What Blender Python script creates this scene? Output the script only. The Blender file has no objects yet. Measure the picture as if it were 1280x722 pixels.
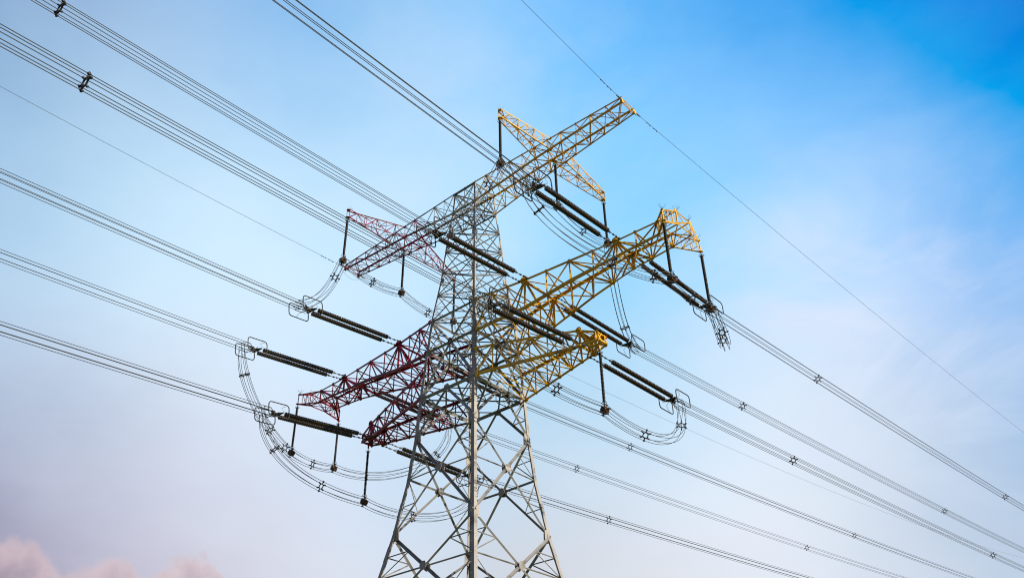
import bpy, bmesh, math, random
from mathutils import Vector, Matrix
R_ = math.radians
random.seed(7)
scene = bpy.context.scene
COL = scene.collection

# ------------------------------------------------------------------ camera
YAW, PITCH, ROLL, FPX = 0.7102, 0.5937, -0.0211, 1108.41
fw = Vector((-math.sin(YAW)*math.cos(PITCH), math.cos(YAW)*math.cos(PITCH), math.sin(PITCH)))
rt0 = Vector((math.cos(YAW), math.sin(YAW), 0)); up0 = rt0.cross(fw)
rt = rt0*math.cos(ROLL) + up0*math.sin(ROLL); up = up0*math.cos(ROLL) - rt0*math.sin(ROLL)
cam_d = bpy.data.cameras.new('camera'); cam = bpy.data.objects.new('camera', cam_d); COL.objects.link(cam)
cam.matrix_world = Matrix(((rt.x, up.x, -fw.x, 49.272), (rt.y, up.y, -fw.y, -51.616), (rt.z, up.z, -fw.z, 1.6), (0, 0, 0, 1)))
cam_d.sensor_width = 36.0; cam_d.lens = 36.0*FPX/1280.0; cam_d.clip_start = 0.1; cam_d.clip_end = 6000
scene.camera = cam

# ------------------------------------------------------------------ sky, sun, exposure
SUN_DIR = Vector((0.93, 0.20, 0.0)).normalized()
SUN_EL = R_(24)
sun_vec = Vector((SUN_DIR.x*math.cos(SUN_EL), SUN_DIR.y*math.cos(SUN_EL), math.sin(SUN_EL)))
sd = bpy.data.lights.new('sun', 'SUN'); sd.energy = 5.0; sd.angle = R_(0.6); sd.color = (1.0, 0.86, 0.66)
sun = bpy.data.objects.new('sun', sd); COL.objects.link(sun)
sun.rotation_euler = sun_vec.to_track_quat('Z', 'Y').to_euler(); sun.location = (60, 20, 90)
scene.view_settings.view_transform = 'Standard'; scene.view_settings.look = 'None'
scene.view_settings.exposure = 0.6; scene.view_settings.gamma = 1.0; scene.view_settings.use_curve_mapping = False
scene.cycles.filter_width = 1.1
# colour of the clear sky in a number of world directions (linear rgb)
CIRRUS = [((-0.242, 0.835, 0.495), 110, 0.72), ((-0.199, 0.895, 0.399), 110, 0.5), ((-0.295, 0.847, 0.443), 120, 0.3), ((-0.549, 0.506, 0.665), 60, 0.25), ((-0.407, 0.561, 0.721), 90, 0.15)]
SKY = [
    ((-0.708, 0.094, 0.700), (-0.051, 0.083, 0.327)),
    ((-0.539, 0.332, 0.774), (-0.661, -0.203, 0.555)),
    ((-0.313, 0.589, 0.745), (0.178, 0.739, 1.222)),
    ((0.010, 0.731, 0.682), (-0.322, 0.289, 0.230)),
    ((-0.180, 0.881, 0.438), (0.899, 0.966, 0.895)),
    ((-0.195, 0.950, 0.245), (0.832, 0.819, 0.921)),
    ((-0.804, 0.495, 0.328), (1.020, 0.902, 0.722)),
    ((-0.897, 0.292, 0.331), (-0.343, -0.484, -0.500)),
    ((-0.662, 0.233, 0.712), (1.002, 1.094, 1.207)),
    ((-0.810, 0.186, 0.556), (0.002, 0.250, 0.561)),
    ((-0.869, 0.250, 0.427), (0.840, 0.884, 1.085)),
    ((-0.766, 0.397, 0.505), (0.909, 1.124, 1.104)),
    ((-0.490, 0.473, 0.732), (1.390, 1.507, 1.308)),
    ((-0.212, 0.723, 0.657), (1.270, 1.755, 1.677)),
    ((-0.044, 0.808, 0.587), (-0.800, -0.108, 0.956)),
    ((-0.241, 0.827, 0.508), (2.374, 1.609, 1.021)),
    ((-0.104, 0.880, 0.463), (-0.800, -0.204, 0.800)),
    ((-0.179, 0.925, 0.334), (-0.077, 0.228, 0.439)),
    ((-0.424, 0.833, 0.356), (1.196, 1.185, 1.289)),
    ((-0.561, 0.778, 0.283), (0.594, 0.541, 0.532)),
    ((-0.713, 0.559, 0.422), (0.290, 0.699, 1.064)),
    ((-0.856, 0.396, 0.333), (0.365, 0.356, 0.723)),
    ((-0.351, 0.527, 0.774), (-0.311, 0.040, 0.825)),
    ((-0.125, 0.676, 0.726), (-0.447, -0.456, 0.405)),
    ((-0.581, 0.464, 0.668), (0.440, 0.724, 1.024)),
    ((-0.129, 0.720, 0.682), (-0.094, 0.433, 1.339)),
    ((-0.403, 0.765, 0.501), (-0.002, 0.570, 0.906)),
    ((-0.207, 0.621, 0.756), (0.332, 0.538, 0.852)),
    ((-0.056, 0.723, 0.688), (-0.610, -0.359, 0.311)),
    ((-0.305, 0.756, 0.579), (-0.687, 0.145, 0.990)),
    ((-0.155, 0.822, 0.548), (1.225, 1.263, 1.412)),
    ((-0.820, 0.282, 0.498), (0.892, 1.386, 1.618)),
    ((-0.790, 0.471, 0.392), (1.013, 0.967, 1.154)),
    ((0.000, 0.000, 1.000), (0.050, 0.170, 0.500)),
    ((0.905, -0.302, 0.302), (0.250, 0.300, 0.360)),
    ((0.905, 0.302, 0.302), (0.400, 0.400, 0.400)),
    ((0.389, -0.874, 0.291), (0.200, 0.220, 0.260)),
    ((-0.389, -0.874, 0.291), (0.220, 0.240, 0.280)),
    ((-0.905, -0.302, 0.302), (0.280, 0.300, 0.420)),
    ((0.000, 0.995, -0.100), (0.497, 0.497, 0.546)),
    ((-0.995, 0.000, -0.100), (0.400, 0.380, 0.500)),
    ((0.468, -0.468, 0.749), (0.050, 0.140, 0.350)),
]

w = bpy.data.worlds.new('World'); scene.world = w; w.use_nodes = True
nt = w.node_tree; nt.nodes.clear(); N = nt.nodes.new; L = nt.links.new
def vm(op, a, b=None, s=None):
    n = N('ShaderNodeVectorMath'); n.operation = op
    for i, x in enumerate((a, b)):
        if x is None: continue
        if isinstance(x, (tuple, list, Vector)): n.inputs[i].default_value = tuple(x)
        else: L(x, n.inputs[i])
    if s is not None:
        if isinstance(s, (int, float)): n.inputs['Scale'].default_value = s
        else: L(s, n.inputs['Scale'])
    return n.outputs['Value'] if op in ('DOT_PRODUCT', 'LENGTH') else n.outputs['Vector']
def mt(op, a, b=None, c=None, clamp=False):
    n = N('ShaderNodeMath'); n.operation = op; n.use_clamp = clamp
    for i, x in enumerate((a, b, c)):
        if x is None: continue
        if isinstance(x, (int, float)): n.inputs[i].default_value = x
        else: L(x, n.inputs[i])
    return n.outputs[0]
tc = N('ShaderNodeTexCoord'); D0 = vm('NORMALIZE', tc.outputs['Generated'])
# gentle wisps: the lookup direction wanders a little so the tones are not a clean gradient
wn = N('ShaderNodeTexNoise'); wn.inputs['Scale'].default_value = 3.2; wn.inputs['Detail'].default_value = 6; wn.inputs['Roughness'].default_value = .55
L(vm('MULTIPLY', D0, (1, 1, 1.8)), wn.inputs['Vector'])
D = vm('NORMALIZE', vm('ADD', D0, vm('SCALE', vm('SUBTRACT', wn.outputs['Color'], (.5, .5, .5)), s=.16)))
K = 55.0
num = None; den = None
for d, c in SKY:
    wgt = mt('EXPONENT', mt('SUBTRACT', vm('DOT_PRODUCT', D, tuple(K*x for x in d)), K))
    cc = vm('SCALE', c, s=wgt)
    num = cc if num is None else vm('ADD', num, cc)
    den = wgt if den is None else mt('ADD', den, wgt)
clear = vm('MAXIMUM', vm('SCALE', num, s=mt('DIVIDE', 1.0, den)), (0, 0, 0))
# faint high cloud veil
vn = N('ShaderNodeTexNoise'); vn.inputs['Scale'].default_value = 5.0; vn.inputs['Detail'].default_value = 8; vn.inputs['Roughness'].default_value = .6
L(vm('MULTIPLY', D0, (1, 1, 2.4)), vn.inputs['Vector'])
veil = mt('MULTIPLY', mt('SUBTRACT', vn.outputs['Fac'], .5), .22)
clear = vm('ADD', clear, vm('SCALE', (1, .85, .75), s=mt('MULTIPLY', veil, .4)))
# soft white streaks of cirrus in the north and north-west
sn = N('ShaderNodeTexNoise'); sn.inputs['Scale'].default_value = 3.4; sn.inputs['Detail'].default_value = 9; sn.inputs['Roughness'].default_value = .58; sn.inputs['Distortion'].default_value = .6
smap = N('ShaderNodeMapping'); smap.inputs['Rotation'].default_value = (.5, .9, .3); smap.inputs['Scale'].default_value = (1.3, 1.9, 2.6); L(D0, smap.inputs['Vector']); L(smap.outputs[0], sn.inputs['Vector'])
reg = None
for d, kk, a_ in CIRRUS:
    q = mt('MULTIPLY', mt('EXPONENT', mt('SUBTRACT', vm('DOT_PRODUCT', D0, tuple(kk*x for x in d)), kk)), a_)
    reg = q if reg is None else mt('ADD', reg, q)
st_ = mt('MULTIPLY', mt('DIVIDE', mt('SUBTRACT', sn.outputs['Fac'], .44), .26), 1.0, clamp=True)
cf = mt('MULTIPLY', mt('MULTIPLY', reg, st_), 1.0, clamp=True)
cm_ = N('ShaderNodeMix'); cm_.data_type = 'RGBA'; L(cf, cm_.inputs['Factor']); L(clear, cm_.inputs[6]); cm_.inputs[7].default_value = (.74, .83, 1.0, 1)
clear = cm_.outputs[2]
# low pink cumulus over the western horizon
sep = N('ShaderNodeSeparateXYZ'); L(D0, sep.inputs[0])
az = mt('MULTIPLY', mt('ARCTAN2', sep.outputs[0], sep.outputs[1]), 57.29578)
el = mt('MULTIPLY', mt('ARCSINE', sep.outputs[2]), 57.29578)
def bump(a0, h, wd, flat=True):
    q = mt('DIVIDE', mt('SUBTRACT', az, a0), wd)
    if flat: q = mt('MULTIPLY', q, q)
    return mt('MULTIPLY', mt('EXPONENT', mt('MULTIPLY', mt('MULTIPLY', q, q), -1.0)), h)
hh = 12.45
top = bump(-72.8, 4.5, 6.0)
for a0, h, wd in ((-88, 5.5, 6.0), (-45, 2.0, 8), (-30, 1.5, 7), (-105, 4.0, 9)):
    top = mt('MAXIMUM', top, bump(a0, h, wd))
top = mt('ADD', top, mt('ADD', bump(-65.3, 3.4, 1.7, False), mt('ADD', bump(-61.8, 3.6, 2.4, False), bump(-59.2, 2.6, 2.0, False))))
cn = N('ShaderNodeTexNoise'); cn.inputs['Scale'].default_value = 34; cn.inputs['Detail'].default_value = 8; cn.inputs['Roughness'].default_value = .55
L(D0, cn.inputs['Vector'])
edge = mt('ADD', mt('ADD', top, hh), mt('MULTIPLY', mt('SUBTRACT', cn.outputs['Fac'],   .5), 2.9))
mask = mt('MULTIPLY', mt('DIVIDE', mt('SUBTRACT', edge, el), .8), 1.0, clamp=True)
mask = mt('MULTIPLY', mask, mt('MULTIPLY', mask, mt('SUBTRACT', 3.0, mt('MULTIPLY', mask, 2.0))))
mask = mt('MULTIPLY', mask, .68)
lit = mt('MULTIPLY', mt('DIVIDE', mt('SUBTRACT', edge, el), 3.4), 1.0, clamp=True)
lit = mt('ADD', lit, mt('MULTIPLY', mt('SUBTRACT', cn.outputs['Fac'], .5), .9), clamp=True)
cmix = N('ShaderNodeMix'); cmix.data_type = 'RGBA'; L(lit, cmix.inputs['Factor'])
cmix.inputs[6].default_value = (.76, .58, .59, 1); cmix.inputs[7].default_value = (.42, .315, .385, 1)
clear = vm('MAXIMUM', clear, (0, 0, 0))
fin = N('ShaderNodeMix'); fin.data_type = 'RGBA'; L(mask, fin.inputs['Factor']); L(clear, fin.inputs[6]); L(cmix.outputs[2], fin.inputs[7])
sky = N('ShaderNodeTexSky'); sky.sky_type = 'NISHITA'; sky.sun_disc = False
sky.sun_elevation = SUN_EL; sky.sun_rotation = math.atan2(SUN_DIR.x, SUN_DIR.y); sky.air_density = 1.2; sky.dust_density = 1.5
b1 = N('ShaderNodeBackground'); L(sky.outputs[0], b1.inputs[0]); b1.inputs[1].default_value = .05
b2 = N('ShaderNodeBackground'); L(fin.outputs[2], b2.inputs[0]); b2.inputs[1].default_value = .66
ms = N('ShaderNodeMixShader'); ms.inputs[0].default_value = .97; L(b1.outputs[0], ms.inputs[1]); L(b2.outputs[0], ms.inputs[2])
wo = N('ShaderNodeOutputWorld'); L(ms.outputs[0], wo.inputs[0])

# ------------------------------------------------------------------ materials
def mat(name, col, rough=.5, metal=0.0, var=.15, scale=1.5, spec=.5, dirt=None, coat=0):
    m = bpy.data.materials.new(name); m.use_nodes = True; t = m.node_tree; b = t.nodes['Principled BSDF']
    n = t.nodes.new('ShaderNodeTexNoise'); n.inputs['Scale'].default_value = scale; n.inputs['Detail'].default_value = 6
    tcn = t.nodes.new('ShaderNodeTexCoord'); t.links.new(tcn.outputs['Object'], n.inputs['Vector'])
    r = t.nodes.new('ShaderNodeValToRGB'); r.color_ramp.elements[0].position = .32; r.color_ramp.elements[1].position = .68
    lo = dirt if dirt else tuple(x*(1-var) for x in col); hi = tuple(min(1, x*(1+var)) for x in col)
    r.color_ramp.elements[0].color = (*lo, 1); r.color_ramp.elements[1].color = (*hi, 1)
    e = r.color_ramp.elements.new(.45); e.color = (*col, 1)
    t.links.new(n.outputs['Fac'], r.inputs[0]); t.links.new(r.outputs[0], b.inputs['Base Color'])
    b.inputs['Roughness'].default_value = rough; b.inputs['Metallic'].default_value = metal
    b.inputs['Specular IOR Level'].default_value = spec; b.inputs['Coat Weight'].default_value = coat
    return m
M = dict(
    steel=mat('galvanised_steel', (.235, .235, .235), .5, .2, .22, .8, dirt=(.13, .122, .112)),
    darksteel=mat('dark_grey_steel', (.12, .12, .12), .6, .15, .3, .9),  # steel in a darker grey than the legs, for the plan bracing
    yellow=mat('yellow_paint', (.58, .325, .008), .42, 0, .15, .7, dirt=(.28, .14, .007)),
    red=mat('red_paint', (.20, .004, .020), .42, 0, .3, .7, dirt=(.09, .004, .012)),
    porcelain=mat('brown_glazed_porcelain', (.022, .013, .006), .38, 0, .35, 3.0, coat=.25),
    rubber=mat('black_silicone_rubber', (.012, .012, .013), .55, 0, .2, 3.0),
    fitting=mat('forged_fitting', (.022, .022, .024), .5, .3, .3, 3.0),
    weight=mat('rusty_counterweight', (.06, .032, .018), .7, .1, .4, 4.0),
    wire=mat('aluminium_conductor', (.018, .022, .026), .55, .2, .15, .5),
    concrete=mat('concrete', (.36, .35, .32), .9, 0, .15, 2.0),
)
gm = mat('meadow_grass', (.06, .09, .03), .95, 0, .4, .08, dirt=(.11, .10, .05)); M['grass'] = gm

# ------------------------------------------------------------------ mesh helpers
class MB:
    def __init__(s): s.v = []; s.f = []; s.sm = []
    def add(s, vs, fs, smooth=False):
        o = len(s.v); s.v += [tuple(x) for x in vs]; s.f += [tuple(i+o for i in f) for f in fs]; s.sm += [smooth]*len(fs)
    def prism(s, p, q, prof, a, b):
        p = Vector(p); q = Vector(q); n = len(prof)
        vs = [p + a*x + b*y for x, y in prof] + [q + a*x + b*y for x, y in prof]
        fs = [(i, (i+1) % n, n+(i+1) % n, n+i) for i in range(n)] + [tuple(range(n-1, -1, -1)), tuple(range(n, 2*n))]
        s.add(vs, fs)
    def angle(s, p, q, w, out=None, t=None, ext=0.0):
        """steel angle: two flanges, its corner turned towards 'out'"""
        p = Vector(p); q = Vector(q); d = (q-p)
        if d.length < 1e-4: return
        d.normalize(); p = p - d*ext; q = q + d*ext
        o = Vector(out) if out is not None else Vector((.3, -.5, .8))
        o = o - d*o.dot(d)
        if o.length < 1e-3: o = Vector((1, .3, .1)) - d*Vector((1, .3, .1)).dot(d)
        o.normalize(); c = d.cross(o).normalized()
        a = (-o + c).normalized(); b = (-o - c).normalized()
        t = t or max(w*.14, .012)
        k = w*.25
        prof = [(-k, -k), (w-k, -k), (w-k, t-k), (t-k, t-k), (t-k, w-k), (-k, w-k)]
        s.prism(p, q, prof, a, b)
    def box(s, c, sx, sy, sz, rot=None):
        c = Vector(c); vs = []
        for x in (-.5, .5):
            for y in (-.5, .5):
                for z in (-.5, .5):
                    v = Vector((x*sx, y*sy, z*sz)); v = rot @ v if rot else v; vs.append(c+v)
        s.add(vs, [(0, 1, 3, 2), (4, 6, 7, 5), (0, 4, 5, 1), (2, 3, 7, 6), (0, 2, 6, 4), (1, 5, 7, 3)])
    def plate(s, c, n, r, t=.02, k=6):
        """gusset plate: small thick polygon across normal n"""
        c = Vector(c); n = Vector(n).normalized(); a = n.orthogonal().normalized(); b = n.cross(a)
        ph = random.random()*6
        prof = [(r*random.uniform(.8, 1.1)*math.cos(ph+2*math.pi*i/k), r*random.uniform(.8, 1.1)*math.sin(ph+2*math.pi*i/k)) for i in range(k)]
        s.prism(c-n*t/2, c+n*t/2, prof, a, b)
    def tube(s, pts, r, k=6, cap=True, closed=False):
        pts = [Vector(p) for p in pts]; n = len(pts); vs = []; prev = None
        for i, p in enumerate(pts):
            if closed: d = pts[(i+1) % n] - pts[i-1]
            else: d = pts[min(i+1, n-1)] - pts[max(i-1, 0)]
            d.normalize()
            if prev is None: a = d.orthogonal().normalized()
            else:
                a = prev - d*prev.dot(d)
                a = a.normalized() if a.length > 1e-6 else d.orthogonal().normalized()
            prev = a; b = d.cross(a); rr = r[i] if isinstance(r, (list, tuple)) else r
            vs += [p + a*rr*math.cos(2*math.pi*j/k) + b*rr*math.sin(2*math.pi*j/k) for j in range(k)]
        fs = []
        for i in range(n if closed else n-1):
            i2 = (i+1) % n
            for j in range(k): fs.append((i*k+j, i*k+(j+1) % k, i2*k+(j+1) % k, i2*k+j))
        if cap and not closed: fs += [tuple(range(k-1, -1, -1)), tuple(range((n-1)*k, n*k))]
        s.add(vs, fs, True)
    def build(s, name, m, parent=None, hide=False):
        me = bpy.data.meshes.new(name); me.from_pydata(s.v, [], s.f); me.materials.append(m)
        me.polygons.foreach_set('use_smooth', s.sm); me.update()
        o = bpy.data.objects.new(name, me); COL.objects.link(o)
        if parent: o.parent = parent
        return o
def empty(name, loc=(0, 0, 0), label=None, cat=None, group=None):
    o = bpy.data.objects.new(name, None); COL.objects.link(o); o.location = loc; o.empty_display_size = .3
    if label: o['label'] = label; o['category'] = cat
    if group: o['group'] = group
    return o
def copy_tree(o, parent=None):
    c = o.copy(); COL.objects.link(c); c.parent = parent
    for ch in list(o.children): copy_tree(ch, c)
    return c
V = Vector
def lerp(a, b, t): return V(a)*(1-t) + V(b)*t
def interp(x, xs, ys):
    if x <= xs[0]: return ys[0]
    for i in range(1, len(xs)):
        if x <= xs[i]:
            t = (x-xs[i-1])/(xs[i]-xs[i-1]); return ys[i-1]*(1-t) + ys[i]*t
    return ys[-1]

# ------------------------------------------------------------------ ground
g = MB(); g.add([(-3000, -3000, 0), (3000, -3000, 0), (3000, 3000, 0), (-3000, 3000, 0)], [(0, 1, 2, 3)])
go = g.build('ground', M['grass']); go['kind'] = 'structure'

# ------------------------------------------------------------------ the tower
tower = empty('transmission_tower', (0, 0, 0), 'tall lattice steel tower with yellow arms on the right and red arms left', 'transmission tower')
ZS = [0, 9, 17.3, 22.5, 25.4, 29.8, 34.0, 37.8, 42.6, 45.95, 50.6, 54.5, 59.0, 61.6]
BS = [9.9, 7.9, 6.15, 5.15, 4.58, 3.93, 3.55, 3.37, 3.06, 2.83, 2.29, 2.01, 1.62, 1.45]
def B(z): return interp(z, ZS, BS)
SG = ((1, -1), (1, 1), (-1, 1), (-1, -1))            # the four legs in order round the body
def LP(k, z): b = B(z); return V((SG[k][0]*b, SG[k][1]*b, z))
T_TOP, T_BOT = 61.6, 59.05
for k in range(4):
    m = MB(); sx, sy = SG[k]
    zs = [z for z in ZS]
    for i in range(len(zs)-1):
        z0, z1 = zs[i], zs[i+1]; wd = .37 if z1 < 26 else (.34 if z1 < 39 else (.29 if z1 < 47 else .18))
        t = .045 if z1 < 40 else .03
        p, q = LP(k, z0), LP(k, z1)
        prof = [(0, 0), (wd, 0), (wd, t), (t, t), (t, wd), (0, wd)]
        m.prism(p, q, prof, V((-sx, 0, 0)), V((0, -sy, 0)))
        if z1 < 39:   # splice covers
            zz = z0 + (z1-z0)*.5
            pc, pd = LP(k, zz-.6), LP(k, zz+.6); e = .018
            prof = [(-e, -e), (wd*.93, -e), (wd*.93, -.002), (-.002, -.002), (-.002, wd*.93), (-e, wd*.93)]
            m.prism(pc, pd, prof, V((-sx, 0, 0)), V((0, -sy, 0)))
    if k in (0, 2):   # climbing bolts on two opposite legs
        z = 3.0; j = 0
        while z < 60:
            p = LP(k, z); a = V((-sx, 0, 0)); b = V((0, -sy, 0)); dd, ot = (a, -b) if j % 2 else (b, -a)
            w_ = .34 if z < 39 else (.27 if z < 47 else .16)
            m.tube([p + dd*w_*.6, p + dd*w_*.6 + ot*.16], .011, 4)
            z += .42; j += 1
    # gusset plates where the bracing lands
    for z in (17.3, 25.4, 34.0, 37.8, 42.6, 45.95, 50.6, 54.9, 59.05):
        r = .5 if z < 40 else .3
        p = LP(k, z)
        m.box(p + V((-sx*r*.75, -sy*.055, 0)), r*1.3, .022, r*1.9); m.box(p + V((-sx*.055, -sy*r*.75, 0)), .022, r*1.3, r*1.9)
    o = m.build('leg', M['steel'], tower)
    f = MB(); f.tube([LP(k, 0)+V((0, 0, -.6)), LP(k, 0)+V((0, 0, .5))], [.95, .6], 16); f.build('footing', M['concrete'], o)

def face_normal(k): return V(((1, 0, 0), (0, 1, 0), (-1, 0, 0), (0, -1, 0))[k])
def big_x(m, k, z0, z1, wl, ws, sec):
    """X panel between leg k and k+1, with a strut through its centre and light secondary members"""
    k2 = (k+1) % 4; n = face_normal(k)
    a0, a1, b0, b1 = LP(k, z0), LP(k, z1), LP(k2, z0), LP(k2, z1)
    tc_ = B(z0)/(B(z0)+B(z1)); c = lerp(a0, b1, tc_); zc = c.z
    ins = -n*.10
    # the two diagonals pass one behind the other
    wa, wb = (wl, wl*.72) if k in (0, 2) else (wl*.72, wl)
    m.angle(a0-n*.03, b1-n*.03, wa, n); m.angle(b0-n*.03-n*wl*.9, a1-n*.03-n*wl*.9, wb, -n)
    m.plate(c+n*(wl*.34), n, .40, .03, 8); m.plate(c-n*(wl*1.6), n, .40, .03, 8)
    if sec:
        sl, sr = LP(k, zc), LP(k2, zc)
        wm = ws*(1.7 if k in (1, 2) else 1.0)
        m.angle(sl+ins, c+ins, wm, n); m.angle(c+ins, sr+ins, wm, n)
        for L0, D0_, D1_ in ((k, a0, a1), (k2, b0, b1)):
            for tt, dg in ((.5, D0_), (.5, D1_)):
                dm = lerp(dg, c, tt); lm = LP(L0, dm.z)
                m.angle(lm+ins, dm+ins, ws*.75, n)
                # short diagonal to the leg at the centre level
                m.angle(dm+ins*1.6, LP(L0, zc)+ins*1.6, ws*.7, n)
                if sec > 1:
                    for t2 in (.25, .75):
                        d2 = lerp(dg, c, t2); l2 = LP(L0, d2.z); m.angle(l2+ins, d2+ins, ws*.6, n)
                        m.angle(d2+ins*1.5, LP(L0, dm.z)+ins*1.5, ws*.55, n)
                    m.angle(lerp(dg, c, .75)+ins*1.3, V((lerp(dg, c, .75).x, lerp(dg, c, .75).y, 0))*1 + V((0, 0, zc))+ins*1.3, ws*.55, n)
def k_panel(m, k, z0, z1, w0, ws, up_=True):
    """belt at the upper level whose middle is braced down to the lower corners"""
    k2 = (k+1) % 4; n = face_normal(k)
    a0, a1, b0, b1 = LP(k, z0), LP(k, z1), LP(k2, z0), LP(k2, z1); ins = -n*.09
    if up_:
        mid = (a1+b1)/2; lo = (a0, b0)
    else:
        mid = (a0+b0)/2; lo = (a1, b1)
    for l_ in lo:
        m.angle(l_-n*.03, mid-n*.03, w0, n)
    for l_, t_ in ((a0, k), (b0, k2)):
        q = lerp(lo[0] if t_ == k else lo[1], mid, .5)
        m.angle(q+ins, LP(t_, q.z)+ins, ws, n); m.angle(q+ins*1.4, LP(t_, (z1 if up_ else z0))*1.0+ins*1.4, ws, n)
    m.plate(mid-n*.02, n, .38, .03)
names4 = ('right', 'rear', 'left', 'front')
for k in range(4):
    m = MB(); n = face_normal(k); k2 = (k+1) % 4
    def belt(z, w_): m.angle(LP(k, z)-n*.04, LP(k2, z)-n*.04, w_, n)
    big_x(m, k, .5, 17.3, .24, .12, 2); belt(17.3, .16)
    big_x(m, k, 17.3, 25.4, .215, .10, 1)
    big_x(m, k, 25.4, 34.0, .20, .09, 1)
    k_panel(m, k, 34.0, 37.8, .19, .085, True); belt(37.8, .26)
    k_panel(m, k, 37.8, 42.6, .20, .09, True); belt(42.6, .24)
    k_panel(m, k, 42.6, 45.95, .17, .08, False); belt(45.95, .20)
    # slender neck: crossed panels
    zz = [45.95, 48.9, 51.6, 54.1, 56.6, 59.05]
    for i in range(5):
        z0, z1 = zz[i], zz[i+1]
        m.angle(LP(k, z0)-n*.02, LP(k2, z1)-n*.02, .095, n); m.angle(LP(k2, z0)-n*.11, LP(k, z1)-n*.11, .095, -n)
        if i: belt(z0, .10)
        zc = z0 + (z1-z0)*B(z0)/(B(z0)+B(z1)); c = (LP(k, zc)+LP(k2, zc))/2
        if i < 2:
            for L0, e0, e1 in ((k, LP(k, z0), LP(k, z1)), (k2, LP(k2, z0), LP(k2, z1))):
                for e in (e0, e1):
                    q = lerp(e, c, .5); m.angle(q-n*.06, LP(L0, zc)-n*.06, .05, n)
    belt(59.05, .14); belt(61.6, .14)
    m.angle(LP(k, 59.05)-n*.02, LP(k2, 61.6)-n*.02, .10, n); m.angle(LP(k2, 59.05)-n*.1, LP(k, 61.6)-n*.1, .10, -n)
    m.build('face_bracing', M['steel'], tower)
for z, w_ in ((17.3, .11), (37.8, .13), (42.6, .12), (45.95, .11), (51.6, .07), (56.6, .07), (59.05, .07)):
    m = MB()
    m.angle(LP(0, z)+V((0, 0, -.12)), LP(2, z)+V((0, 0, -.12)), w_, (0, 0, -1)); m.angle(LP(1, z)+V((0, 0, -.1)), LP(3, z)+V((0, 0, -.1)), w_, (0, 0, -1))
    if 37 < z < 46:
        pm = [(LP(k, z)+LP((k+1) % 4, z))/2 + V((0, 0, -.06)) for k in range(4)]
        for k in range(4): m.angle(pm[k], pm[(k+1) % 4], w_*.8, (0, 0, -1), ext=.02)
        m.angle(pm[0], pm[2], w_*.7, (0, 0, -1)); 
    m.build('plan_bracing', M['darksteel'], tower)

# ---- cross arms.  each arm is given by its four chords NT, NB (towards -y), FT, FB (towards +y)
def arm(sx, xs, ysf, ztf, zbf, wch, wl, color, fans=(), zig=0, skip_end=False, plates=True, xtb=True, parent=tower, name='cross_arm', ewid=1.0):
    nt_ = [V((sx*x, -ysf(x), ztf(x))) for x in xs]; ft = [V((sx*x, ysf(x), ztf(x))) for x in xs]
    nb = [V((sx*x, -ysf(x), zbf(x))) for x in xs]; fb = [V((sx*x, ysf(x), zbf(x))) for x in xs]
    m = MB(); n = len(xs)
    up_ = V((0, 0, 1)); yy = V((0, 1, 0))
    for i in range(n-1):
        # side faces: posts and a zigzag
        for top, bot, nn in ((nt_, nb, -yy), (ft, fb, yy)):
            if i % 2 == zig: m.angle(bot[i], top[i+1], wl, nn)
            else: m.angle(top[i], bot[i+1], wl, nn)
            if i: m.angle(top[i], bot[i], wl*.85, nn)
        # top and bottom faces
        for a, b, nn, s_ in ((nt_, ft, up_, 0), (nb, fb, -up_, 1)):
            if i: m.angle(a[i], b[i], wl*.9, nn)
            if xtb:
                if (i+s_) % 2: m.angle(a[i], b[i+1], wl*.8, nn)
                else: m.angle(b[i], a[i+1], wl*.8, nn)
                if s_: 
                    if (i+s_) % 2: m.angle(b[i]+nn*.05, a[i+1]+nn*.05, wl*.7, nn)
                    else: m.angle(a[i]+nn*.05, b[i+1]+nn*.05, wl*.7, nn)
        if i and i % 2 == 0: m.angle(nt_[i], fb[i], wl*.6, yy)
    if not skip_end:
        for a, b in ((nt_, ft), (nb, fb), (nt_, nb), (ft, fb)): m.angle(a[-1], b[-1], wl, (sx, 0, 0))
        m.angle(nt_[-1], fb[-1], wl*.7, (sx, 0, 0))
    if plates:
        for i in range(1, n):
            for ch, nn in ((nt_, -yy), (nb, -yy), (ft, yy), (fb, yy)):
                m.plate(ch[i], nn, wch*.88, .02)
    for i, r in fans:     # heavy joints where the insulator strings pull
        for ch, nn, oth in ((nt_, -yy, nb), (ft, yy, fb)):
            m.plate(ch[i]+nn*.05, nn, r, .05, 7); m.plate(ch[i]+nn*.02, (0, 0, 1), r*.8, .04, 7)
            for j in (-1, 1):
                if 0 <= i+j < n: m.angle(ch[i], lerp(oth[i], oth[i+j], .55), wl*1.15, nn)
            m.angle(ch[i], oth[i], wl*1.5, nn)
        m.angle(nt_[i], fb[i], wl, yy); m.angle(ft[i], nb[i], wl, yy); m.angle(nt_[i], ft[i], wl*1.6, up_)
    o = m.build(name, color, parent)
    for ch, cn_ in ((nt_, (0, -1, 1)), (nb, (0, -1, -1)), (ft, (0, 1, 1)), (fb, (0, 1, -1))):
        c = MB()
        for i in range(n-1): c.angle(ch[i], ch[i+1], wch*(1 if i < n*.6 else ewid), cn_, ext=.03)
        c.build('chord', color, o)
    return o, nt_, nb, ft, fb
def spike(parent, p, big=1.0):
    m = MB(); p = V(p)
    for j in range(7):
        a = 2*math.pi*j/7 + random.random(); d = V((math.cos(a)*.62, math.sin(a)*.62, .8)).normalized()*random.uniform(.42, .62)*big
        m.tube([p, p+d*.6, p+d+V((0, 0, -.02))], .0085, 3)
    m.tube([p+V((0, 0, -.1)), p+V((0, 0, .06))], .03, 5)
    m.build('bird_spike', M['fitting'], parent)

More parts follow.
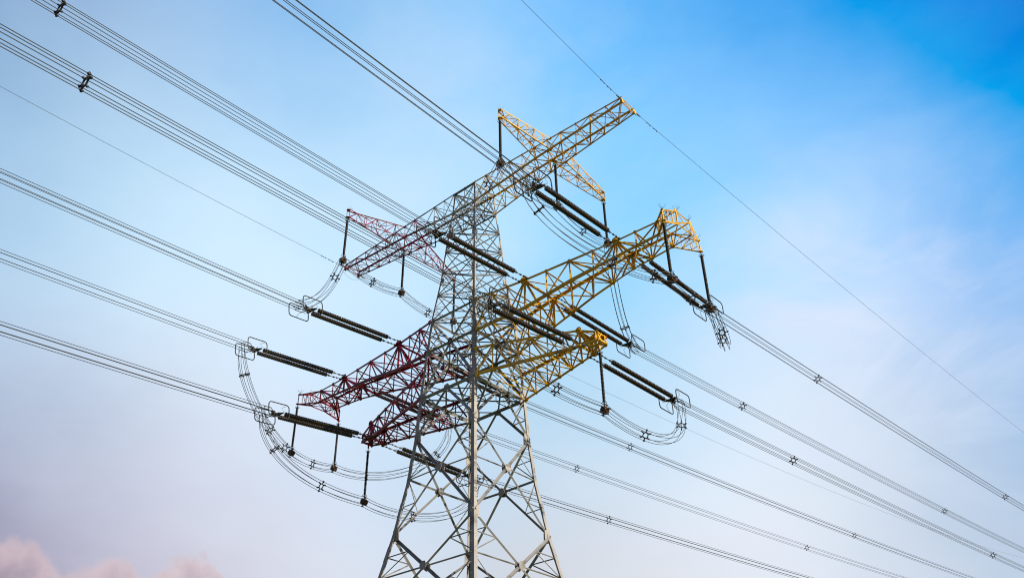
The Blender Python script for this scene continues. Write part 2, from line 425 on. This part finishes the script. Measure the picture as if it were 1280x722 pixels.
def outrigger(parent, color, x0, x1, xt, yroot, ytip, ztop_r, zbot_r, ztop_t, zbot_t, sy, n=6, wch=.10, wl=.055, htip=.22):
    """short tapering arm that reaches along the line (sy) from the cross arm, carrying a hanging insulator"""
    m = MB()
    def ch(xr, zr, xt_, zt):
        return [V((xr + (xt_-xr)*i/n, sy*(yroot + (ytip-yroot)*i/n), zr + (zt-zr)*i/n)) for i in range(n+1)]
    A_ = ch(x0, ztop_r, xt-htip, ztop_t); B_ = ch(x1, ztop_r, xt+htip, ztop_t); C_ = ch(x0, zbot_r, xt-htip, zbot_t); D_ = ch(x1, zbot_r, xt+htip, zbot_t)
    for a, o_ in ((A_, (-1, 0, 1)), (B_, (1, 0, 1)), (C_, (-1, 0, -1)), (D_, (1, 0, -1))): m.angle(a[0], a[-1], wch, o_)
    for i in range(n):
        for p, q, o_ in ((A_, C_, (-1, 0, 0)), (B_, D_, (1, 0, 0)), (A_, B_, (0, 0, 1)), (C_, D_, (0, 0, -1))):
            if i % 2: m.angle(p[i], q[i+1], wl, o_)
            else: m.angle(q[i], p[i+1], wl, o_)
            if i: m.angle(p[i], q[i], wl*.85, o_)
    for p, q in ((A_, B_), (C_, D_), (A_, C_), (B_, D_)): m.angle(p[-1], q[-1], wl, (0, sy, 0))
    m.plate((A_[-1]+B_[-1])/2, (0, 0, 1), .22); m.plate((C_[-1]+D_[-1])/2, (0, 0, 1), .26, .03)
    c_ = (C_[-1]+D_[-1])/2; m.box(c_+V((0, 0, -.1)), .06, .12, .25)
    for a in (A_, B_, C_, D_): m.plate(a[0], (0, sy, 0), .2, .03)
    o = m.build('outrigger_arm', color, parent)
    t_ = (A_[-1]+B_[-1])/2
    spike(parent, t_+V((0, -sy*.2, .08)), .9)
    return o
# top arm: a grey middle bay, then yellow and red halves
ty = lambda x: interp(abs(x), [1.5, 19.4], [1.53, .99])
tzb = lambda x: interp(abs(x), [1.5, 9.1, 19.4], [59.1, 60.1, 61.0])
grey_o = arm(1, [-6.03, -4.5, -3.0, -1.5, 0, 1.5], lambda x: ty(abs(x)), lambda x: T_TOP, lambda x: tzb(abs(x)), .14, .075, M['steel'], name='cross_arm_middle', skip_end=True)[0]
XO, LO, ZO = 10.67, 7.91, 59.63
for sx, colr, start in ((1, M['yellow'], [1.5, 3.0, 4.5]), (-1, M['red'], [6.03])):
    xs = start + ([6.03] if sx > 0 else []) + [7.67, 9.19, 10.8, 12.43, 14.24, 15.95, 17.68, 19.42]
    o, a1_, a2_, a3_, a4_ = arm(sx, xs, ty, lambda x: T_TOP, tzb, .15, .08, colr)
    o['label'] = 'yellow painted top cross arm' if sx > 0 else 'red painted top cross arm'
    # earth-wire brackets at the tip
    tm = MB()
    for y in (-.99, .99):
        tm.plate((sx*19.5, y, 61.25), (sx, 0, 0), .25, .04); tm.box((sx*19.55, y, 61.0), .1, .3, .3)
    tm.angle((sx*19.42, -.99, 61.6), (sx*19.42, .99, 61.0), .08, (sx, 0, 0))
    tm.build('tip_bracket', colr, o)
    for sy in (-1, 1):
        outrigger(o, colr, sx*9.3, sx*11.2, sx*XO, 1.2, LO, T_TOP, 60.15, 60.75, ZO+.1, sy)
    # hanger frame for the middle insulator
    hm = MB(); hx = sx*XO
    for y0 in (-1.2, 1.2):
        for x0 in (9.19, 10.8, 12.43): hm.angle((sx*x0, y0, tzb(x0)), (hx, 0, ZO+.12), .075, (0, 0, -1))
    hm.plate((hx, 0, ZO+.15), (0, 0, 1), .25, .04); hm.box((hx, 0, ZO+.02), .06, .12, .25)
    hm.build('insulator_hanger', colr, o)
    spike(o, (hx, 0, T_TOP+.08))
# middle arms
my = lambda x: interp(abs(x), [2.85, 8.1, 17.4, 21.4], [2.85, 2.08, 1.22, 1.1])
mzt = lambda x: interp(abs(x), [2.85, 17.4, 21.4], [45.95, 46.0, 45.95])
mzb = lambda x: interp(abs(x), [2.85, 8.2, 13, 17.4, 21.4], [42.6, 43.1, 43.95, 44.45, 44.65])
XT, YT, ZT = 22.83, 2.76, 44.25
for sx, colr in ((1, M['yellow']), (-1, M['red'])):
    xs = [2.85, 4.6, 6.3, 8.1, 10.4, 12.8, 15.1, 17.4, 19.3, 21.4]
    o, a1_, a2_, a3_, a4_ = arm(sx, xs, my, mzt, mzb, .225, .13, colr, fans=((3, .42), (7, .40)), ewid=.72)
    o['label'] = 'yellow painted middle cross arm' if sx > 0 else 'red painted middle cross arm'
    # root ties into the body
    for s_ in (-1, 1):
        rm = MB()
        for za, zb_ in ((45.95, 42.6), (42.6, 45.95)): rm.angle((sx*2.85, s_*2.85, za), (sx*5.4, s_*my(5.4), (mzt if zb_ > 44 else mzb)(5.4)), .09, (0, s_, 0))
        rm.plate((sx*3.0, s_*2.86, 45.95), (0, 1, 0), .26, .04); rm.plate((sx*3.2, s_*3.0, 42.65), (0, 1, 0), .26, .04)
        rm.build('root_tie', colr, o)
    # T-shaped tip that reaches both ways along the line
    tm = MB(); xa, xb = sx*21.4, sx*23.2
    P = {}
    for s_ in (-1, 1):
        P['ti', s_] = V((xa, s_*1.1, 45.95)); P['bi', s_] = V((xa, s_*1.1, 44.65))
        P['to', s_] = V((xb, s_*1.05, 46.15)); P['bo', s_] = V((xb, s_*1.05, 44.85))
        P['tt', s_] = V((sx*22.9, s_*YT, 45.4)); P['tb', s_] = V((sx*22.9, s_*YT, 44.3))
        for a, b, w_ in (('ti', 'to', .11), ('bi', 'bo', .11), ('to', 'bo', .09), ('ti', 'bo', .07), ('ti', 'bi', .1),
                         ('to', 'tt', .12), ('bo', 'tb', .12), ('ti', 'tt', .11), ('bi', 'tb', .13), ('tt', 'tb', .10)):
            tm.angle(P[a, s_], P[b, s_], w_, (sx, s_, 0))
        for t_ in (.33, .66):
            a = lerp(P['to', s_], P['tt', s_], t_); b = lerp(P['bo', s_], P['tb', s_], t_); c = lerp(P['ti', s_], P['tt', s_], t_); d = lerp(P['bi', s_], P['tb', s_], t_)
            for p, q in ((a, b), (a, c), (c, d), (b, d), (a, d)): tm.angle(p, q, .055, (sx, s_, 0))
            tm.angle(a, lerp(P['bo', s_], P['tb', s_], t_-.33), .055, (sx, 0, 0)); tm.angle(c, lerp(P['bi', s_], P['tb', s_], t_-.33), .055, (-sx, 0, 0))
        tm.plate(P['tb', s_], (0, 0, 1), .22, .03); tm.box(P['tb', s_]+V((0, 0, -.1)), .06, .1, .22); tm.plate(P['to', s_], (sx, 0, 0), .22, .03)
        tm.plate(P['tt', s_], (0, s_, 0), .14, .03)
    for a, b in (('to', 'to'), ('bo', 'bo'), ('ti', 'ti'), ('bi', 'bi')): tm.angle(P[a, -1], P[b, 1], .09, (sx, 0, 0))
    tm.angle(P['to', -1], P['bo', 1], .07, (sx, 0, 0)); tm.angle(P['bo', -1], P['to', 1], .07, (sx, 0, 0))
    tm.angle(P['ti', -1], P['to', 1], .07, (0, 0, 1)); tm.angle(P['bi', -1], P['bo', 1], .07, (0, 0, -1)); tm.angle(P['bi', 1], P['bo', -1], .07, (0, 0, -1))
    tm.build('outrigger_arm', colr, o)
    for y, z, xx in ((-2.6, 45.5, 22.9), (-.9, 46.2, 23.2), (.9, 46.2, 23.2), (2.6, 45.5, 22.9)): spike(o, (sx*xx, y, z+.08))
# lower arms
ly = lambda x: interp(abs(x), [3.37, 12.8, 14.3], [3.3, .92, .62])
lzt = lambda x: interp(abs(x), [3.3, 8, 12.9, 14.3], [40.5, 40.0, 39.35, 38.75])
lzb = lambda x: interp(abs(x), [3.3, 12.8, 14.3], [37.85, 37.85, 38.0])
for sx, colr in ((1, M['yellow']), (-1, M['red'])):
    xs = [3.3, 5.0, 6.7, 8.4, 10.0, 11.4, 12.8, 14.3]
    o, a1_, a2_, a3_, a4_ = arm(sx, xs, ly, lzt, lzb, .22, .125, colr, fans=((6, .34),), ewid=.9)
    o['label'] = 'yellow painted lower cross arm' if sx > 0 else 'red painted lower cross arm'
    tm = MB()
    for s_ in (-1, 1):
        tm.angle((sx*14.3, s_*.62, 38.75), (sx*14.5, s_*.42, 38.0), .13, (sx, s_, 0)); tm.angle((sx*14.3, s_*.62, 38.0), (sx*14.5, s_*.2, 38.7), .09, (sx, s_, 0))
        tm.plate((sx*14.36, s_*.60, 38.62), (0, 1, 0), .14, .03, 7); tm.plate((sx*14.36, s_*.60, 38.08), (0, 1, 0), .16, .03, 7)
        tm.angle((sx*12.8, s_*.9, 37.85), (sx*14.45, -s_*.4, 38.0), .10, (0, 0, -1))
        tm.angle((sx*12.8, s_*.9, 39.35), (sx*14.3, -s_*.6, 38.75), .08, (0, 0, 1))
    tm.angle((sx*14.45, -.62, 38.02), (sx*14.45, .62, 38.02), .12, (sx, 0, -1)); tm.angle((sx*14.4, -.62, 38.72), (sx*14.4, .62, 38.72), .10, (sx, 0, 1))
    tm.plate((sx*14.12, 0, 37.97), (0, 0, 1), .2, .04, 7); tm.box((sx*14.08, 0, 37.72), .08, .14, .5)
    tm.angle((sx*13.0, 0, 37.88), (sx*14.4, 0, 37.96), .14, (0, 0, -1)); tm.angle((sx*12.8, -.95, 37.86), (sx*12.8, .95, 37.86), .2, (0, 0, -1))
    tm.build('tip_bracket', colr, o)
    for s_ in (-1, 1):
        pm = MB(); pm.plate((sx*12.85, s_*.98, 37.83), (0, 0, 1), .30, .05, 7); pm.plate((sx*12.8, s_*1.0, 38.0), (0, 1, 0), .22, .05, 7); pm.build('string_plate', colr, o)
    for s_ in (-1, 1):
        rm = MB()
        rm.plate((sx*3.5, s_*3.32, 37.88), (0, 1, 0), .28, .04); rm.plate((sx*3.4, s_*3.2, 40.45), (0, 1, 0), .24, .04)
        rm.angle((sx*3.3, s_*3.3, 40.5), (sx*5.0, s_*ly(5), 37.85), .09, (0, s_, 0))
        rm.build('root_tie', colr, o)

# ------------------------------------------------------------------ tension insulator strings (prototype in local axes: +y runs from arm to line)
SL = 12.0
def disc_string(y0, y1, pitch, r, x):
    m = MB(); prof = []
    y = y0; n = int((y1-y0)/pitch)
    for i in range(n):
        prof += [(y, .05), (y+pitch*.15, .07), (y+pitch*.24, r*.8), (y+pitch*.34, r), (y+pitch*.46, r*.97), (y+pitch*.50, .06)]
        y += pitch
    prof.append((y, .055)); k = 14
    vs = [(x + rr*math.cos(2*math.pi*j/k), yy, rr*math.sin(2*math.pi*j/k)) for yy, rr in prof for j in range(k)]
    fs = [(i*k+j, (i+1)*k+j, (i+1)*k+(j+1) % k, i*k+(j+1) % k) for i in range(len(prof)-1) for j in range(k)]
    m.add(vs, fs, True); m.add(vs[:k], [tuple(range(k-1, -1, -1))]); m.add(vs[-k:], [tuple(range(k))])
    return m
HEX = [(math.cos(R_(60*i)), math.sin(R_(60*i))) for i in range(6)]; HR = .435
def ring_pts(y0, y1, z0, z1, r, x, lean=0):
    pts = []
    for cy, cz, a0 in ((y1-r, z1-r, 0), (y0+r, z1-r, 90), (y0+r, z0+r, 180), (y1-r, z0+r, 270)):
        for i in range(6):
            a = R_(a0+18*i); zz = cz+r*math.sin(a); pts.append(V((x+lean*zz, cy+r*math.cos(a), zz)))
    return pts
def make_tension():
    root = empty('tension_insulator')
    for s_ in (-1, 1):
        x = s_*.42
        disc_string(2.0, 11.0, .21, .215, x).build('insulator_string', M['porcelain'], root)
        l = MB(); l.tube([(x, 0, 0), (x, .35, 0)], .045, 6); l.tube([(x, .3, 0), (x, 1.0, 0)], .034, 6)
        l.box((x, 1.05, 0), .10, .22, .12); l.tube([(x, 1.1, 0), (x, 2.05, 0)], .036, 6); l.box((x, 1.7, 0), .11, .26, .13)
        l.tube([(x, .55, .03), (x, .62, .03), (x, .70, .03)], [.07, .085, .06], 8); l.box((x, .1, 0), .14, .25, .16)
        l.tube([(x-.12, 1.82, 0), (x-.12, 1.82, .17), (x+.12, 1.82, .17), (x+.12, 1.82, 0)], .013, 5)
        l.build('link_fitting', M['fitting'], root)
        r = MB(); rp = ring_pts(10.75, 12.95, -.62, .62, .30, s_*.92, 0)
        r.tube(rp, .048, 6, closed=True)
        r.tube([(s_*.3, 11.35, 0), (s_*.86, 11.2, .0), (s_*.86, 11.5, .30), (s_*.86, 11.0, .55)], .017, 5)
        r.tube([(s_*.3, 11.45, 0), (s_*.86, 11.8, -.1), (s_*.86, 12.2, -.62)], .017, 5)
        r.build('grading_ring', M['fitting'], root)
    y = MB()
    prof = [(-.6, 11.05), (.6, 11.05), (.62, 11.2), (.25, 11.6), (-.25, 11.6), (-.62, 11.2)]
    for z0, z1 in ((-.03, .03),): y.prism((0, 0, z0), (0, 0, z1), prof, V((1, 0, 0)), V((0, 1, 0)))
    y.box((0, 11.7, 0), .3, .25, .28); y.box((0, 11.72, 0), .06, .4, .55)
    for cx, cz in HEX:
        y.tube([(cx*.12, 11.75, cz*.16), (cx*HR*.8, 12.0, cz*HR*.8), (cx*HR, 12.2, cz*HR)], .024, 5)
        y.tube([(cx*HR, 12.1, cz*HR), (cx*HR, 12.9, cz*HR)], .034, 6)
    y.build('yoke_plate', M['fitting'], root)
    return root
A1, A2 = 0.07, 0.0191
DZ1, DZ2 = 1.79, -.037
def string_end(P0, side):
    a = A1 if side < 0 else A2; dz = DZ1 if side < 0 else DZ2
    return V((P0[0]+SL*math.sin(a), P0[1]+side*SL*math.cos(a), P0[2]-dz))
ATT = {  # attachment on the arm: (x, y, z)
    'outer_yellow': (17.43, 1.25, 45.97), 'inner_yellow': (8.09, 2.1, 45.97), 'lower_yellow': (12.79, .95, 37.8),
    'outer_red': (-17.43, 1.25, 45.97), 'inner_red': (-8.09, 2.1, 45.97), 'lower_red': (-12.79, .95, 37.8)}
TXT = {
    'outer_yellow': 'outer end of the yellow middle arm', 'inner_yellow': 'inner part of the yellow middle arm', 'lower_yellow': 'tip of the yellow lower arm',
    'outer_red': 'outer part of the red middle arm', 'inner_red': 'inner part of the red middle arm', 'lower_red': 'tip of the red lower arm'}
proto = make_tension(); used = False
ENDS = {}
for key, (x, y, z) in ATT.items():
    for side in (-1, 1):
        P0 = V((x, side*y, z)); P1 = string_end(P0, side); ENDS[key, side] = P1
        o = proto if not used else copy_tree(proto); used = True
        d = (P1-P0).normalized(); xax = d.cross(V((0, 0, 1))).normalized(); zax = xax.cross(d)
        o.matrix_world = Matrix(((xax.x, d.x, zax.x, P0.x), (xax.y, d.y, zax.y, P0.y), (xax.z, d.z, zax.z, P0.z), (0, 0, 0, 1)))
        o['label'] = 'twin brown insulator string pulling %s from the %s' % ('up left' if side < 0 else 'down right', TXT[key])
        o['category'] = 'insulator'; o['group'] = 'twin tension insulator strings on the tower arms'

# ------------------------------------------------------------------ conductors
def span_pt(P1, side, T, kind='c'):
    a = A1 if side < 0 else A2
    if kind == 'c': mm, kk = ((.1062, .0002) if side < 0 else (-.0555, .0001))
    else: mm, kk = ((.0948, .0004) if side < 0 else (-.04, .0002))
    return P1 + V((T*math.sin(a), side*T*math.cos(a), -mm*T + kk*T*T))
def make_spacer(big=1.0):
    m = MB(); rr = .235
    ring = [V((rr*math.cos(R_(15*i)), 0, rr*math.sin(R_(15*i)))) for i in range(24)]
    m.tube(ring, .048, 6, closed=True)
    for cx, cz in HEX:
        m.tube([(cx*rr, 0, cz*rr), (cx*HR*.85, 0, cz*HR*.85)], [.05, .038], 6)
        m.tube([(cx*HR*.82, 0, cz*HR*.82), (cx*(HR+.1), 0, cz*(HR+.1))], [.06, .05], 6)
        m.tube([(cx*HR, -.09, cz*HR), (cx*HR, .09, cz*HR)], .060, 6)
    o = m.build('spacer', M['fitting']); return o
sp_proto = make_spacer(); sp_used = False
def put_spacer(parent, P, tangent, sidev):
    global sp_used
    o = sp_proto if not sp_used else sp_proto.copy()
    if sp_used: COL.objects.link(o)
    sp_used = True
    t = tangent.normalized(); s_ = (sidev - t*sidev.dot(t)).normalized(); n_ = s_.cross(t)
    o.parent = parent
    # root empties sit unrotated at their own location
    P = P - parent.location
    o.matrix_local = Matrix(((s_.x, t.x, n_.x, P.x), (s_.y, t.y, n_.y, P.y), (s_.z, t.z, n_.z, P.z), (0, 0, 0, 1)))
def bundle_wires(parent, pts, frames, r=.021, name='conductor', hr=HR):
    """six wires round a centre line; frames = (side, normal) per point"""
    for cx, cz in HEX:
        m = MB(); m.tube([p - parent.location + s_*cx*hr + n_*cz*hr for p, (s_, n_) in zip(pts, frames)], r, 5)
        m.build(name, M['wire'], parent)
WR = .0240
for key in ATT:
    for side in (-1, 1):
        P1 = ENDS[key, side]
        root = empty('conductor_bundle', P1, 'six-wire bundle running off %s from the %s' % ('upper left' if side < 0 else 'lower right', TXT[key]), 'power line', 'six-wire conductor bundles')
        Tmax = 170 if side < 0 else 330
        Ts = [.15] + [Tmax*(i/36)**1.6 for i in range(1, 37)]
        pts = [span_pt(P1, side, T) for T in Ts]; fr = []
        a = A1 if side < 0 else A2; sv = V((math.cos(a), -side*math.sin(a), 0))
        for T in Ts:
            t = (span_pt(P1, side, T+.1)-span_pt(P1, side, T)).normalized(); fr.append((sv, sv.cross(t)*(1 if side > 0 else -1)))
        bundle_wires(root, pts, fr, WR)
        for T in ((29.9, 96) if side < 0 else {'outer_yellow': (22.6, 89.2, 155), 'inner_yellow': (21.9, 87.8, 154), 'lower_yellow': (22.9, 90.3, 156)}.get(key, (22.4, 89.5, 155.4) if key == 'inner_red' else (24.3, 91.1, 157))):
            if key == 'outer_yellow' and side < 0: T = T-4
            put_spacer(root, span_pt(P1, side, T), span_pt(P1, side, T+.1)-span_pt(P1, side, T), sv)

# ------------------------------------------------------------------ earth wires
for sx, ct in ((1, 'yellow'), (-1, 'red')):
    for side in (-1, 1):
        P0 = V((sx*19.5, side*1.05, 61.2)); 
        root = empty('earth_wire', P0, 'single thin earth wire running %s from the %s top arm tip' % ('up to the left' if side < 0 else 'down to the right', ct), 'power line', 'thin earth wires at the top of the tower')
        Tm = 170 if side < 0 else 330
        m = MB(); m.tube([span_pt(V((0, 0, 0)), side, Tm*(i/36)**1.6, 'e') for i in range(37)], .018, 5); m.build('wire', M['wire'], root)
        f = MB(); q = [span_pt(V((0, 0, 0)), side, T, 'e') for T in (0, .2, .5, .9)]
        f.tube(q, [.06, .05, .06, .035], 6); f.build('dead_end_clamp', M['fitting'], root)
        for T in (2.2, 3.3):
            c = span_pt(V((0, 0, 0)), side, T, 'e'); d = MB()
            d.box(c+V((0, 0, -.03)), .04, .06, .10)
            d.tube([c+V((0, -.26, -.09)), c+V((0, -.14, -.10)), c+V((0, 0, -.08)), c+V((0, .14, -.10)), c+V((0, .26, -.09))], .008, 4)
            for s_ in (-1, 1): d.tube([c+V((0, s_*.18, -.10)), c+V((0, s_*.24, -.10)), c+V((0, s_*.34, -.09))], [.03, .042, .03], 6)
            d.build('vibration_damper', M['fitting'], root)
    c = MB(); a = V((sx*19.5, -1.9, 61.1)); b = V((sx*19.5, 1.9, 61.2))
    c.tube([a + (b-a)*t + V((sx*.25*math.sin(math.pi*t), 0, -.8*math.sin(math.pi*t))) for t in [i/14 for i in range(15)]], .014, 5)
    o = c.build('earth_wire_loop', M['wire']); o['label'] = 'thin slack wire loop below the %s top arm tip' % ct; o['category'] = 'wire'; o['group'] = 'slack earth wire loops'

# ------------------------------------------------------------------ hanging jumper insulators
LI = 5.42
def make_hanger():
    root = empty('hanging_insulator')
    m = MB(); k = 12; prof = [(0, .03), (-.25, .03)]
    z = -.3
    while z > -LI+.72:
        prof += [(z, .045), (z-.012, .13), (z-.03, .13), (z-.05, .06), (z-.075, .06), (z-.085, .09), (z-.10, .045)]; z -= .12
    prof += [(-LI+.55, .045)]
    vs = [(rr*math.cos(2*math.pi*j/k), rr*math.sin(2*math.pi*j/k), zz) for zz, rr in prof for j in range(k)]
    m.add(vs, [(i*k+j, i*k+(j+1) % k, (i+1)*k+(j+1) % k, (i+1)*k+j) for i in range(len(prof)-1) for j in range(k)], True)
    m.build('insulator_rod', M['rubber'], root)
    for zz in (-.3, -LI+.62):
        r = MB(); r.tube([(.21*math.cos(R_(20*i)), .21*math.sin(R_(20*i)), zz) for i in range(18)], .022, 6, closed=True)
        r.tube([(-.21, 0, zz), (.21, 0, zz)], .013, 5); r.build('corona_ring', M['fitting'], root)
    w_ = MB(); k = 16; prof = []
    for i in range(5):
        r0 = (.26, .31, .33, .31, .26)[i]; y0 = -.30 + i*.12
        prof += [(y0, .12), (y0+.01, r0-.02), (y0+.03, r0), (y0+.09, r0), (y0+.11, r0-.02), (y0+.12, .12)]
    vs = [(rr*math.cos(2*math.pi*j/k), yy, -LI + rr*math.sin(2*math.pi*j/k)) for yy, rr in prof for j in range(k)]
    w_.add(vs, [(i*k+j, (i+1)*k+j, (i+1)*k+(j+1) % k, i*k+(j+1) % k) for i in range(len(prof)-1) for j in range(k)], True)
    w_.add(vs[:k], [tuple(range(k-1, -1, -1))]); w_.add(vs[-k:], [tuple(range(k))])
    w_.build('counterweight', M['weight'], root)
    c = MB(); c.box((0, 0, -LI+.42), .10, .08, .30)
    for cx, cz in HEX:
        c.tube([(cx*.2, 0, -LI+cz*.2), (cx*HR, 0, -LI+cz*HR)], [.05, .035], 6)
        c.tube([(cx*HR, -.13, -LI+cz*HR), (cx*HR, .13, -LI+cz*HR)], .055, 6)
    c.build('wire_clamp', M['fitting'], root)
    return root
hp = make_hanger(); h_used = False; W = {}
def hang(key, P, label):
    global h_used
    o = hp if not h_used else copy_tree(hp); h_used = True
    o.location = P; o['label'] = label; o['category'] = 'insulator'; o['group'] = 'slim black insulators hanging over the jumper loops'
    W[key] = V(P) + V((0, 0, -LI))
for sx, ct in ((1, 'yellow'), (-1, 'red')):
    for i, (y, nm) in enumerate(((-LO, 'left outrigger tip'), (.05, 'middle'), (LO, 'right outrigger tip'))):
        hang((ct, 'top', i), (sx*XO, y, ZO), 'slim black insulator hanging from the %s of the %s top arm' % (nm, ct))
    for i, y in enumerate((-YT, YT)):
        hang((ct, 'mid', i), (sx*22.9, y, 44.2), 'slim black insulator at the %s end of the %s middle arm tip' % ('left' if i == 0 else 'right', ct))
    hang((ct, 'low', 0), (sx*14.08, 0, 37.45), 'slim black insulator hanging from the tip of the %s lower arm' % ct)

# ------------------------------------------------------------------ jumper loops
def hermite(P0, T0, P1, T1, n):
    out = []
    for i in range(n+1):
        t = i/n; h00 = 2*t**3-3*t*t+1; h10 = t**3-2*t*t+t; h01 = -2*t**3+3*t*t; h11 = t**3-t*t
        out.append(P0*h00 + T0*h10 + P1*h01 + T1*h11)
    return out
def jumper(label, segs, spacers, sgn):
    """segs = list of (P0,T0,P1,T1); spacers = list of (segment, fraction)"""
    root = empty('jumper_loop', segs[0][0], label, 'power line', 'six-wire jumper loops round the tower')
    pts = []; marks = []
    for si, (a, ta, b, tb) in enumerate(segs):
        h = hermite(a, ta, b, tb, 18); s0 = len(pts)
        for s_i, f in spacers:
            if s_i == si: marks.append(s0 + int(round(f*18)) - (1 if si else 0))
        pts += h if not pts else h[1:]
    xax = V((1, 0, 0)); fr = []
    n = len(pts)
    for i, p in enumerate(pts):
        t = (pts[min(i+1, n-1)]-pts[max(i-1, 0)]).normalized()
        s_ = (xax - t*xax.dot(t)).normalized(); nn = s_.cross(t)
        # at the two ends the wires leave the clamps of the line, whose hexagon stands upright
        e = min(i, n-1-i)/4.0
        if e < 1:
            if True: nn = (nn*e + V((0, 0, 1))*(1-e)).normalized() if nn.z > -.2 else nn
        fr.append((s_, nn))
    bundle_wires(root, pts, fr, .023)
    for i in marks: put_spacer(root, pts[i], pts[i+1]-pts[i-1], xax)
for sx, ct in ((1, 'yellow'), (-1, 'red')):
    x = sx*1.0
    S0 = span_pt(ENDS['inner_'+ct, -1], -1, .8); S1 = span_pt(ENDS['inner_'+ct, 1], 1, .8); w0, w1, w2 = (W[ct, 'top', i] for i in range(3))
    jumper('upper jumper loop held by three insulators under the %s top arm' % ct, [
        (S0, V((0, 7, 3)), w0, V((x, 4, 13))), (w0, V((0, 8, -2.6)), w1, V((0, 8, 2.6))), (w1, V((0, 8, -2.6)), w2, V((0, 8, 2.6))), (w2, V((-x, 3, -12)), S1, V((0, 8, -3)))],
        [(0, .8), (1, .5), (2, .5), (3, .7)], sx)
    S0 = span_pt(ENDS['outer_'+ct, -1], -1, .8); S1 = span_pt(ENDS['outer_'+ct, 1], 1, .8); w0, w1 = W[ct, 'mid', 0], W[ct, 'mid', 1]
    jumper('outer jumper loop held by two insulators under the %s middle arm tip' % ct, [
        (S0, V((0, 1, -13)), w0, V((sx*6, 11, 1.5))), (w0, V((0, 5.5, -1.6)), w1, V((0, 5.5, 1.6))), (w1, V((-sx*3, 15, -3.5)), S1, V((0, -3, 16)))],
        [(0, .22), (0, .66), (0, .9), (1, .5), (2, .25), (2, .72)], sx)
    S0 = span_pt(ENDS['lower_'+ct, -1], -1, .8); S1 = span_pt(ENDS['lower_'+ct, 1], 1, .8); w0 = W[ct, 'low', 0]
    jumper('lower jumper loop held by one insulator under the %s lower arm' % ct, [
        (S0, V((0, 2, -14)), w0, V((sx*1, 15, 1.5))), (w0, V((0, 15, -3)), S1, V((0, -2, 15)))],
        [(0, .3), (0, .68), (1, .35), (1, .82)], sx)
